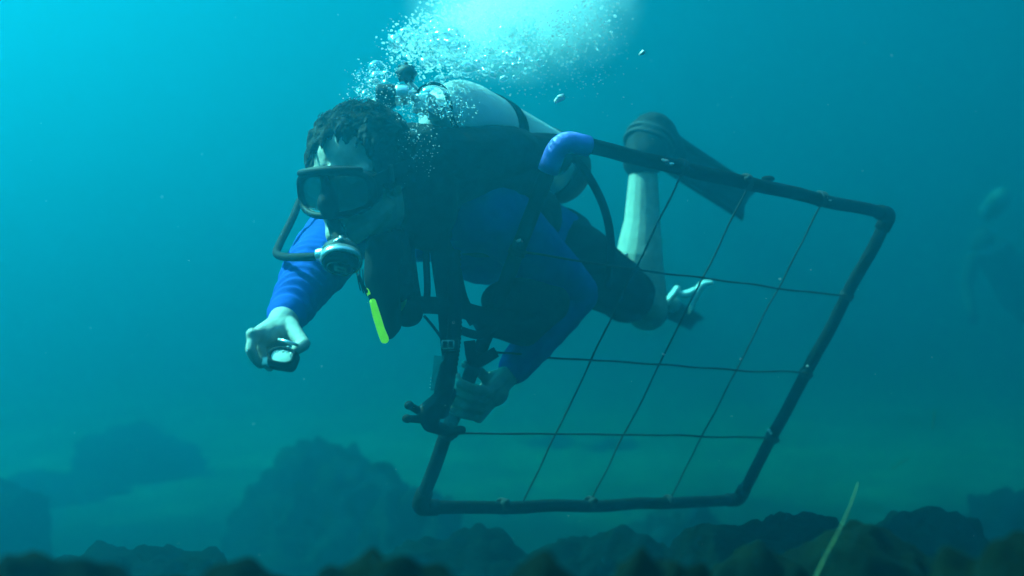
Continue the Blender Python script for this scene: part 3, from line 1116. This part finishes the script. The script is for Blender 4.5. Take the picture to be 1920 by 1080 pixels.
cn = thing('instrument_console', P(815, 780, 2.05), 'black instrument console with two knobs hanging beside the frame pipe', 'dive gauge')
bm = NB()
chain(bm, [P(838, 738, 2.03), P(822, 760, 2.03), P(803, 775, 2.03), P(806, 796, 2.03), P(838, 809, 2.05), P(866, 806, 2.10)], [0.021, 0.026, 0.026, 0.017, 0.0125, 0.010])
link('housing', remesh(bm, 0.0035, 3), 'plastic', cn)
for (x0, y0, x1, y1) in ((788, 772, 767, 760), (786, 786, 763, 785)):
    bm = NB()
    cap(bm, P(x0, y0, 2.02), 0.009, P(x1, y1, 2.015), 0.0075)
    ell(bm, P(x1, y1, 2.013), (0.011, 0.010, 0.010), None, 2)
    obj('knob', bm, 'rubber', cn)
bm = NB()
cyl(bm, P(838, 788, 2.03), P(838, 788, 2.045), 0.022, 0.022, 28, 0.003)
obj('gauge_glass', bm, 'clear', cn)
bm = NB()
tube(bm, spline([P(836, 745, 2.03), P(842, 700, 2.02), P(838, 640, 2.02), P(826, 560, 2.02), P(810, 450, 2.02)], 8), 0.0085, 10)
obj('hose', bm, 'rubber', cn)
sl = thing('clear_ruler', P(822, 705, 1.99), 'clear plastic slate strip with bright beads hanging beside the inflator hose', 'slate')
bm = NB()
box(bm, P(822, 700, 1.99), (0.026, 0.003, 0.075), Matrix.Rotation(math.radians(6), 3, 'Y'), 0.001)
obj('strip', bm, 'clear', sl, smooth=False)
for k in range(4):
    bm = NB()
    ell(bm, P(808 - k * .6, 709 + 6 * k, 1.985), (0.0014,) * 3, None, 1)
    obj('bead', bm, 'white', sl)

# ------------------------------------------------------------------ instrument in the right hand
dc = thing('hand_instrument', P(530, 668, 1.54), 'small dark handheld instrument with a pale screen in the near diver fist', 'dive computer')
di = frame_of(V((0.02, -0.72, 0.62)), V((0.15, 0, 1)))
dcx = P(530, 668, 1.545)


def Dp(x, y, z):
    return dcx + di @ V((x, y, z))


bm = NB()
box(bm, Dp(0, -0.010, -.001), (0.050, 0.024, 0.037), di, 0.0105, 4)
obj('housing', bm, 'plastic', dc)
bm = NB()
tube(bm, [Dp(x, 0.004, z - .002) for x, z in superell(40, 0.0205, 0.0150, 2.6)], 0.003, 8, closed=True)
obj('bezel', bm, 'rubber', dc)
bm = NB()
box(bm, Dp(0, 0.0025, -.002), (0.036, 0.003, 0.026), di, 0.001)
obj('screen', bm, 'screen', dc)
bm = NB()
box(bm, P(518, 677, 1.548), (0.046, 0.006, 0.016), di @ Matrix.Rotation(math.radians(-14), 3, 'Y'), 0.002)
obj('strap_end', bm, 'screen', dc)
bm = NB()
tube(bm, [P(522, 637, 1.545), P(540, 641, 1.540), P(560, 648, 1.543)], 0.0028, 8)
obj('metal_bar', bm, 'silver', dc)
bm = NB()
ell(bm, P(531, 659, 1.528), (0.0022,) * 3, None, 2)
obj('button', bm, 'white', dc)
for q in ((520, 660), (538, 660), (546, 663), (540, 650)):
    bm = NB()
    ell(bm, P(q[0], q[1], 1.53), (0.0026, 0.002, 0.0016), None, 1)
    obj('stud', bm, 'silver', dc)

# ------------------------------------------------------------------ fins


def fin(root, tip, widthdir, w0, w1, label, pale, pocket_r, ankle):
    root, tip, wd = V(root), V(tip), V(widthdir).normalized()
    ax = (tip - root).normalized()
    nn = ax.cross(wd).normalized()
    wd = nn.cross(ax).normalized()
    t = thing('swim_fin', root, label, 'swim fin', 'swim fins of the near diver')
    bm = NB()
    chain(bm, [ankle, root + (root - ankle) * 0.1, root + ax * 0.12], [pocket_r * .80, pocket_r, pocket_r * .62])
    pm = remesh(bm, 0.006, 4)
    warp(pm, lambda co, n: co + n * 0.004 * noise.noise(co * 30))
    link('foot_pocket', pm, 'rubber', t)
    for k in range(2):
        bm = NB()
        c_ = ankle.lerp(root, .55 + .3 * k)
        u_ = (root - ankle).normalized()
        v_ = u_.orthogonal().normalized(); w_ = u_.cross(v_)
        tube(bm, [c_ + (v_ * math.cos(a_) + w_ * math.sin(a_)) * pocket_r * (0.93 + .05 * math.sin(3 * a_)) + u_ * .012 * math.sin(a_) for a_ in np.linspace(0, 2 * PI, 30, endpoint=False)], 0.008, 8, closed=True)
        obj('heel_strap', bm, 'grey_rubber', t)
    L = (tip - root).length
    N = 16
    bm = NB()
    topv, botv = [], []
    for i in range(N + 1):
        f = i / N
        w = w0 + (w1 - w0) * (f ** 0.8)
        c = root + ax * (0.05 + f * (L - 0.05)) + nn * (0.05 * f * f)
        rowt, rowb = [], []
        for k in range(9):
            g = (k / 8 - .5) * 2
            e = -ax * (0.03 * (1 - abs(g)) if f == 1 else 0)
            z = 0.004 * math.cos(g * 9) + .002
            rowt.append(bm.verts.new(c + wd * (w * g) + e + nn * (z)))
            rowb.append(bm.verts.new(c + wd * (w * g) + e + nn * (z - 0.005)))
        topv.append(rowt); botv.append(rowb)
    for i in range(N):
        for k in range(8):
            bm.faces.new((topv[i][k], topv[i][k + 1], topv[i + 1][k + 1], topv[i + 1][k]))
            bm.faces.new((botv[i][k + 1], botv[i][k], botv[i + 1][k], botv[i + 1][k + 1]))
        for k in (0, 8):
            bm.faces.new((topv[i][k], topv[i + 1][k], botv[i + 1][k], botv[i][k]))
    for i in (0, N):
        for k in range(8):
            bm.faces.new((topv[i][k], topv[i][k + 1], botv[i][k + 1], botv[i][k]))
    obj('blade', bm, 'grey_rubber', t)
    for s in (-1, 1):
        bm = NB()
        tube(bm, [root + ax * (0.03 + f * (L - 0.03)) + nn * (0.05 * f * f) + wd * s * (w0 + (w1 - w0) * f ** .8) for f in np.linspace(0, 1, 14)], lambda f: 0.013 * (1 - f) + 0.005, 8)
        obj('rail', bm, pale, t)
    return t


fin(P(1222, 262, 2.93), P(1385, 375, 3.34), V((0.57, 0.1, 0.80)), 0.042, 0.060, 'black swim fin on the raised foot behind the top pipe', 'rubber', 0.080, La + V((0, 0, 0.03)))
f2 = fin(P(1246, 576, 3.55), P(1292, 590, 3.95), V((0.75, -0.1, 0.6)), 0.03, 0.036, 'lower swim fin with bright white rails seen through the grid', 'rubber', 0.046, Rk.lerp(Ra, .82))
for pts in ([(1234, 590), (1252, 566), (1268, 545), (1270, 536)], [(1268, 545), (1279, 552), (1294, 549), (1304, 540)], [(1292, 588), (1301, 566), (1308, 546), (1318, 533), (1336, 530)]):
    bm = NB()
    pp = spline([P(x, y, 3.2) for x, y in pts], 8)
    tube(bm, pp, lambda f: 0.0015 + 0.011 * math.sin(PI * (0.02 + f * .86)), 8)
    obj('pale_rib', bm, 'fin_rib', f2)

# ------------------------------------------------------------------ quadrat frame
qf = thing('quadrat_frame', GR, 'large dark square pipe frame with a string grid held by the near diver', 'sampling frame')
RP = 0.0168
qn = (qB - qA).cross(qD - qA).normalized()
if qn.y > 0:
    qn = -qn


def wob(a, b, n=26, amp=0.0022, seed=0, sag=0.0):
    out = []
    for i in range(n + 1):
        f = i / n
        p = a.lerp(b, f)
        o_ = V((noise.noise(V((f * 7, seed, 0))), noise.noise(V((f * 7, seed, 9))), noise.noise(V((f * 7, seed, 5)))))
        out.append(p + o_ * amp + V((0, 0, -sag)) * 4 * f * (1 - f))
    return out


for i, (a, b) in enumerate(((qA, qB), (qB, qC), (qD, qC), (qA, qD))):
    u = (b - a).normalized()
    bm = NB()
    tube(bm, wob(a + u * 0.03, b - u * 0.015, 30, 0.004, i, 0.006 if i == 2 else 0.002), lambda f, i=i: RP * (1 + 0.06 * noise.noise(V((f * 25, i, 3)))), 14)
    obj('pipe', bm, 'pipe', qf)
for i, (c, a, b, m, ln, rr) in enumerate(((qA, qD, qB, 'lilac', 0.072, 0.0225), (qB, qA, qC, 'pipe', 0.045, 0.0205), (qC, qB, qD, 'pipe', 0.045, 0.0205), (qD, qC, qA, 'pipe', 0.05, 0.021))):
    ua, ub = (a - c).normalized(), (b - c).normalized()
    k = 0.030 if m == 'lilac' else 0.014
    pts = [c + ua * ln, c + ua * (ln * .7)]
    for j in range(9):
        t = j / 8
        pts.append((1 - t) ** 2 * (c + ua * k) + 2 * t * (1 - t) * (c + (ua + ub) * 0.003) + t * t * (c + ub * k))
    pts += [c + ub * (ln * .7), c + ub * ln]
    bm = NB()
    tube(bm, pts, rr, 16)
    obj('elbow', bm, m, qf)


def Q(u, v, off=0.0):
    return (qA.lerp(qB, u)).lerp(qD.lerp(qC, u), v) + qn * off


for k in (1, 2, 3):
    u = k / 4 + (0.055, 0.0, -0.005)[k - 1]
    bm = NB()
    tube(bm, wob(Q(u + .012, -0.0), Q(u - (.03, .02, .005)[k - 1], 1.0), 40, 0.007, 20 + k, 0.0), lambda f: 0.0024 * (1 + .3 * noise.noise(V((f * 60, 1, 1)))), 8)
    obj('string', bm, 'string', qf)
    v = k / 4 + (0.02, 0.035, 0.02)[k - 1]
    bm = NB()
    tube(bm, wob(Q(0, v, .003), Q(1, v - .01, .003), 40, 0.007, 30 + k, (0.004, 0.002, -0.004)[k - 1]), lambda f: 0.0026 * (1 + .3 * noise.noise(V((f * 60, 4, 1)))), 8)
    obj('string', bm, 'string', qf)
# knots where strings meet the pipes
kr = random.Random(3)
for (u, v, s) in ((.31, .0, .010), (.50, 0, .012), (.745, 0, .013), (0, .27, .011), (0, .535, .010), (0, .77, .014), (1, .26, .010), (1, .525, .013), (1, .76, .016), (.22, 1, .018), (.48, 1, .017), (.74, 1, .015)):
    bm = NB()
    c = Q(u, v)
    for j in range(3):
        a = kr.uniform(-.4, .4)
        dirn = (qB - qA).normalized() if v in (0, 1) else pipe_u
        e = dirn * (j - 1) * 0.006
        w = qn.cross(dirn)
        tube(bm, [c + e + (qn * math.cos(t) + w * math.sin(t)) * (RP + 0.0005) + dirn * a * .006 * math.sin(t) for t in np.linspace(0, 2 * PI, 14, endpoint=False)], 0.0022 + s * .08, 6, closed=True)
    ell(bm, c - w * (RP + .001) * (1 if v == 0 else -1) * .7 + qn * .006, (s * .9, s * .6, s * .6), Matrix.Rotation(kr.uniform(-1, 1), 3, 'Y'), 2)
    obj('knot', bm, 'string', qf)
bm = NB()
c = P(1440, 352, 2.28)
cap(bm, c, 0.010, c + V((0, 0, .016)), 0.012)
ell(bm, c + V((0, 0, .022)), (.017, .013, .008), None, 2)
obj('peg', bm, 'pipe', qf)
for (px, py, d, m, r) in ((1243, 300, 2.06, 'white', .004), (1250, 302, 2.06, 'pink', .0055), (1259, 308, 2.06, 'white', .0045), (1402, 334, 2.2, 'grey_rubber', .008), (1549, 372, 2.36, 'white', .004), (1557, 376, 2.36, 'white', .003), (973, 451, 1.985, 'white', .0045), (978, 452, 1.985, 'pink', .003),
                          (1443, 808, 2.70, 'white', .006), (1446, 813, 2.70, 'white', .004), (1514, 686, 2.63, 'white', .0035), (1388, 673, 2.5, 'white', .003), (1244, 664, 2.38, 'white', .003), (1463, 523, 2.44, 'white', .003), (1174, 478, 2.15, 'white', .004)):
    bm = NB()
    ell(bm, P(px, py, d), (r * 1.3, r * .8, r * .8), Matrix.Rotation(kr.uniform(-.8, .8), 3, 'Y'), 1)
    for v in bm.verts:
        v.co += V((kr.gauss(0, .18), 0, kr.gauss(0, .18))) * r
    obj('tag', bm, m, qf)

# ------------------------------------------------------------------ second diver far off at the right
fd = 8.0
bm = NB()
h0 = P(1842, 452, fd)
chs, hp = P(1868, 470, fd), P(1905, 560, fd + .45)
ell(bm, h0, (.085, .10, .115))
cap(bm, h0, .06, chs, .08)
cap(bm, P(1825, 488, fd - .1), .075, P(1925, 492, fd + .1), .075)
cap(bm, chs + V((0, 0, -.03)), .15, hp, .13)
chain(bm, [P(1825, 488, fd - .1), P(1812, 540, fd - .1), P(1822, 585, fd - .28)], [.065, .05, .035])
chain(bm, [P(1925, 492, fd + .1), P(1955, 545, fd), P(1945, 590, fd - .2)], [.065, .05, .035])
chain(bm, [hp, P(1950, 590, fd + .8), P(1985, 540, fd + 1.2)], [.10, .075, .045])
chain(bm, [hp, P(1935, 610, fd + .85), P(1965, 600, fd + 1.25)], [.10, .075, .045])
for hx, hy, hd in ((1822, 585, fd - .28), (1945, 590, fd - .2)):
    w = P(hx, hy, hd)
    for k in range(4):
        chain(bm, [w, w + V((-.03 + .02 * k, -.03, -.06)), w + V((-.03 + .02 * k, -.02, -.10))], [.022, .012, .009], 1)
    chain(bm, [w, w + V((.05, -.03, -.04))], [.018, .011], 1)
p2 = link('person', remesh(bm, 0.011, 4), 'suit')
tag(p2, 'faint second diver in dark suit half hidden in the haze at right', 'person')
bm = NB()
lathe(bm, P(1876, 372, fd - .1), V((0.3, .95, -.15)).to_track_quat('Z', 'Y').to_matrix(), [(-.08, .02), (-.05, .06), (0, .092), (.5, .092), (.58, .07), (.59, .001)], 24)
t2 = obj('scuba_tank', bm, 'grey_tank')
tag(t2, 'faint pale tank on the far diver in the haze at right', 'scuba tank')

# ------------------------------------------------------------------ rope and drifting bits
bm = NB()
tube(bm, spline([P(1515, 1120, 1.0), P(1540, 1060, 1.03), P(1567, 1008, 1.07), P(1585, 970, 1.11), P(1598, 938, 1.16), P(1609, 905, 1.22)], 8), lambda f: 0.0013 - .0005 * f, 8)
tag(obj('rope', bm, 'rope'), 'thin pale green rope rising from the dark reef at lower right', 'rope')
for (pts, lab) in (([(1672, 880), (1688, 868), (1703, 860)], 'faint slanting strand drifting above the rope'), ([(1748, 806), (1751, 785), (1752, 770)], 'faint upright strand drifting high at the far right')):
    bm = NB()
    tube(bm, spline([P(x, y, 3.3) for x, y in pts], 5), 0.0018, 6)
    tag(obj('drifting_strand', bm, 'rope'), lab, 'strand', 'strands drifting in the water')
for (px, py, s, lab) in ((1048, 186, .0075, 'white flake drifting right of the tank'), (1203, 100, .0045, 'tiny white flake drifting high above the frame')):
    bm = NB()
    cap(bm, P(px - 5 * s / .0075, py + 3 * s / .0075, 2.0), s * .5, P(px + 4 * s / .0075, py - 3 * s / .0075, 2.0), s)
    for v in bm.verts:
        v.co += V((rnd.gauss(0, .12), rnd.gauss(0, .12), rnd.gauss(0, .12))) * s
    tag(obj('flake', bm, 'white'), lab, 'flake', 'flakes drifting in the water')

# suspended specks
bm = NB()
for i in range(170):
    d = rnd.uniform(1.2, 3.2)
    q = P(rnd.uniform(-50, 1970), rnd.uniform(-50, 1130), d)
    r = rnd.uniform(0.0004, 0.0008)
    bmesh.ops.create_icosphere(bm, subdivisions=1, radius=r, matrix=Matrix.Translation(q))
tag(obj('suspended_particles', bm, 'speck'), 'tiny pale specks suspended all through the water', 'particles', kind='stuff')

# ------------------------------------------------------------------ bubbles
br = random.Random(11)


def ico(sub):
    b = bmesh.new()
    bmesh.ops.create_icosphere(b, subdivisions=sub, radius=1.0)
    v = np.array([x.co[:] for x in b.verts], np.float32)
    f = np.array([[q.index for q in x.verts] for x in b.faces], np.int32)
    b.free()
    return v, f


bub_meshes = []
for s in range(5):
    b = bmesh.new()
    bmesh.ops.create_icosphere(b, subdivisions=3, radius=1.0)
    for v in b.verts:
        v.co *= 1 + 0.14 * noise.noise(v.co * 1.3 + V((s * 9, 0, 0)))
        v.co.z *= 0.78
    me = bpy.data.meshes.new('bubble')
    b.to_mesh(me); b.free()
    me.materials.append(M['bubble'])
    me.polygons.foreach_set('use_smooth', [True] * len(me.polygons))
    bub_meshes.append(me)

spots = []          # (px, py, depth, radius)
where = []
for (x, y, d, r) in ((707, 127, 1.93, .020), (709, 146, 1.92, .019), (815, 182, 1.90, .030), (700, 155, 1.94, .012), (765, 65, 2.0, .022), (790, 75, 2.02, .024), (835, 112, 2.02, .017), (860, 62, 2.05, .02), (905, 95, 2.05, .02), (950, 60, 2.1, .022), (745, 80, 1.99, .016), (865, 130, 2.0, .012), (820, 50, 2.02, .022)):
    spots.append((x, y, d, r))


def cluster(n, cx, cy, sx, sy, d0, d1, r0, r1, pw=2.2):
    out = []
    while len(out) < n:
        gx, gy = br.gauss(0, 1), br.gauss(0, 1)
        if gx * gx + gy * gy > 5:
            continue
        out.append((cx + gx * sx, cy + gy * sy, br.uniform(d0, d1), r0 + (r1 - r0) * br.random() ** pw))
    return out


where += ['silvery bubble among the larger ones in the bright stream above the tank'] * len(spots)
for n_, cx_, cy_, sx_, sy_, d0_, d1_, r0_, r1_, lab in (
        (70, 705, 170, 26, 28, 1.86, 1.98, .0022, .0075, 'small silvery bubble in the fizz left of the tank valve'),
        (85, 830, 88, 50, 28, 1.90, 2.0, .003, .019, 'silvery bubble in the thick stream right of the tank knob'),
        (45, 930, 118, 45, 18, 1.95, 2.05, .003, .014, 'silvery bubble in the band just above the pale tank'),
        (50, 815, 200, 36, 20, 1.82, 1.92, .002, .006, 'small bubble glittering across the front end of the tank'),
        (37, 770, 245, 22, 36, 1.78, 1.88, .002, .005, 'tiny bubble glittering in front of the dark vest beside the hair')):
    c_ = cluster(n_, cx_, cy_, sx_, sy_, d0_, d1_, r0_, r1_)
    spots += c_
    where += [lab] * len(c_)
for i, (x, y, d, r) in enumerate(spots):
    o = bpy.data.objects.new('bubble', bub_meshes[i % 5])
    COL.objects.link(o)
    o.location = P(x, y, d)
    o.scale = (r * br.uniform(.9, 1.2), r * br.uniform(.9, 1.2), r)
    o.rotation_euler = (br.uniform(-.3, .3), br.uniform(-.4, .4), br.uniform(0, 6))
    big = {0: 'large dome bubble highest left of the tank knob', 1: 'large dome bubble just below another, left of the tank knob', 2: 'largest clear dome bubble on top of the tank end'}
    tag(o, big.get(i, where[i]), 'bubble', where[i].replace('bubble', 'bubbles'))

small = cluster(420, 700, 172, 30, 32, 1.84, 2.0, .0006, .0018, 1.6)
small += cluster(1500, 840, 85, 62, 36, 1.95, 2.2, .0008, .0034, 2.2)
small += cluster(3600, 970, 35, 88, 46, 2.02, 2.45, .001, .0042, 1.8)
small += cluster(900, 800, 80, 36, 26, 1.97, 2.12, .001, .0035, 1.8)
small += cluster(500, 1090, 60, 45, 45, 2.05, 2.4, .0006, .0018, 1.8)
small += cluster(260, 820, 196, 38, 18, 1.80, 1.92, .0007, .0020, 1.8)
small += cluster(170, 775, 255, 24, 42, 1.74, 1.86, .0006, .0017, 1.8)
small += cluster(220, 990, 140, 70, 26, 2.0, 2.2, .0007, .0022, 1.8)
small += cluster(60, 1120, 110, 45, 60, 2.0, 2.3, .0007, .0018, 1.8)
v0, f0 = ico(1)
VV, FF = [], []
for i, (x, y, d, r) in enumerate(small):
    c = np.array(P(x, y, d)[:], np.float32)
    st = np.array([br.uniform(.8, 1.3), br.uniform(.8, 1.3), br.uniform(.7, 1.0)], np.float32) * r
    VV.append(v0 * st + c)
    FF.append(f0 + i * len(v0))
VV = np.concatenate(VV); FF = np.concatenate(FF)
me = bpy.data.meshes.new('bubble_stream')
me.from_pydata(VV.tolist(), [], FF.tolist())
tag(link('bubble_stream', me, 'foam'), 'dense white stream of tiny bubbles rising above the diver', 'bubbles', kind='stuff')

# milky cloud of micro bubbles at the top of the stream
cm = bpy.data.materials.new('micro_bubble_cloud')
cm.use_nodes = True
_n, _l = cm.node_tree.nodes, cm.node_tree.links
_n.remove(_n['Principled BSDF'])
pv2 = _n.new('ShaderNodeVolumePrincipled')
pv2.inputs['Color'].default_value = (1.0, 1.0, 1.0, 1)
pv2.inputs['Anisotropy'].default_value = 0.0
tc = _n.new('ShaderNodeTexCoord')
nz = _n.new('ShaderNodeTexNoise')
nz.inputs['Scale'].default_value = 7.0
nz.inputs['Detail'].default_value = 5
_l.new(tc.outputs['Object'], nz.inputs['Vector'])
mr = _n.new('ShaderNodeMapRange')
mr.inputs['From Min'].default_value = 0.36
mr.inputs['From Max'].default_value = 0.66
mr.inputs['To Min'].default_value = 0.0
mr.inputs['To Max'].default_value = 34.0
_l.new(nz.outputs['Fac'], mr.inputs['Value'])
cc = P(985, 5, 2.2)
cr = V((0.31, 0.17, 0.215))
mp = _n.new('ShaderNodeMapping')
mp.inputs['Scale'].default_value = (1 / cr.x, 1 / cr.y, 1 / cr.z)
mp.inputs['Location'].default_value = (-cc.x / cr.x, -cc.y / cr.y, -cc.z / cr.z)
_l.new(tc.outputs['Object'], mp.inputs['Vector'])
ln_ = _n.new('ShaderNodeVectorMath'); ln_.operation = 'LENGTH'
_l.new(mp.outputs[0], ln_.inputs[0])
fo = _n.new('ShaderNodeMapRange'); fo.interpolation_type = 'SMOOTHSTEP'
fo.inputs['From Min'].default_value = 0.0; fo.inputs['From Max'].default_value = 1.0
fo.inputs['To Min'].default_value = 1.0; fo.inputs['To Max'].default_value = 0.0
_l.new(ln_.outputs['Value'], fo.inputs['Value'])
mu = _n.new('ShaderNodeMath'); mu.operation = 'MULTIPLY'
_l.new(mr.outputs[0], mu.inputs[0]); _l.new(fo.outputs[0], mu.inputs[1])
_l.new(mu.outputs[0], pv2.inputs['Density'])
_l.new(pv2.outputs[0], _n['Material Output'].inputs['Volume'])
bm = NB()
ell(bm, cc, cr * 1.03, None, 4)
cmn = bpy.data.meshes.new('bubble_cloud')
bm.to_mesh(cmn); bm.free()
tag(link('bubble_cloud', cmn, cm), 'milky white cloud of fine bubbles glowing under the surface', 'bubbles', kind='stuff')
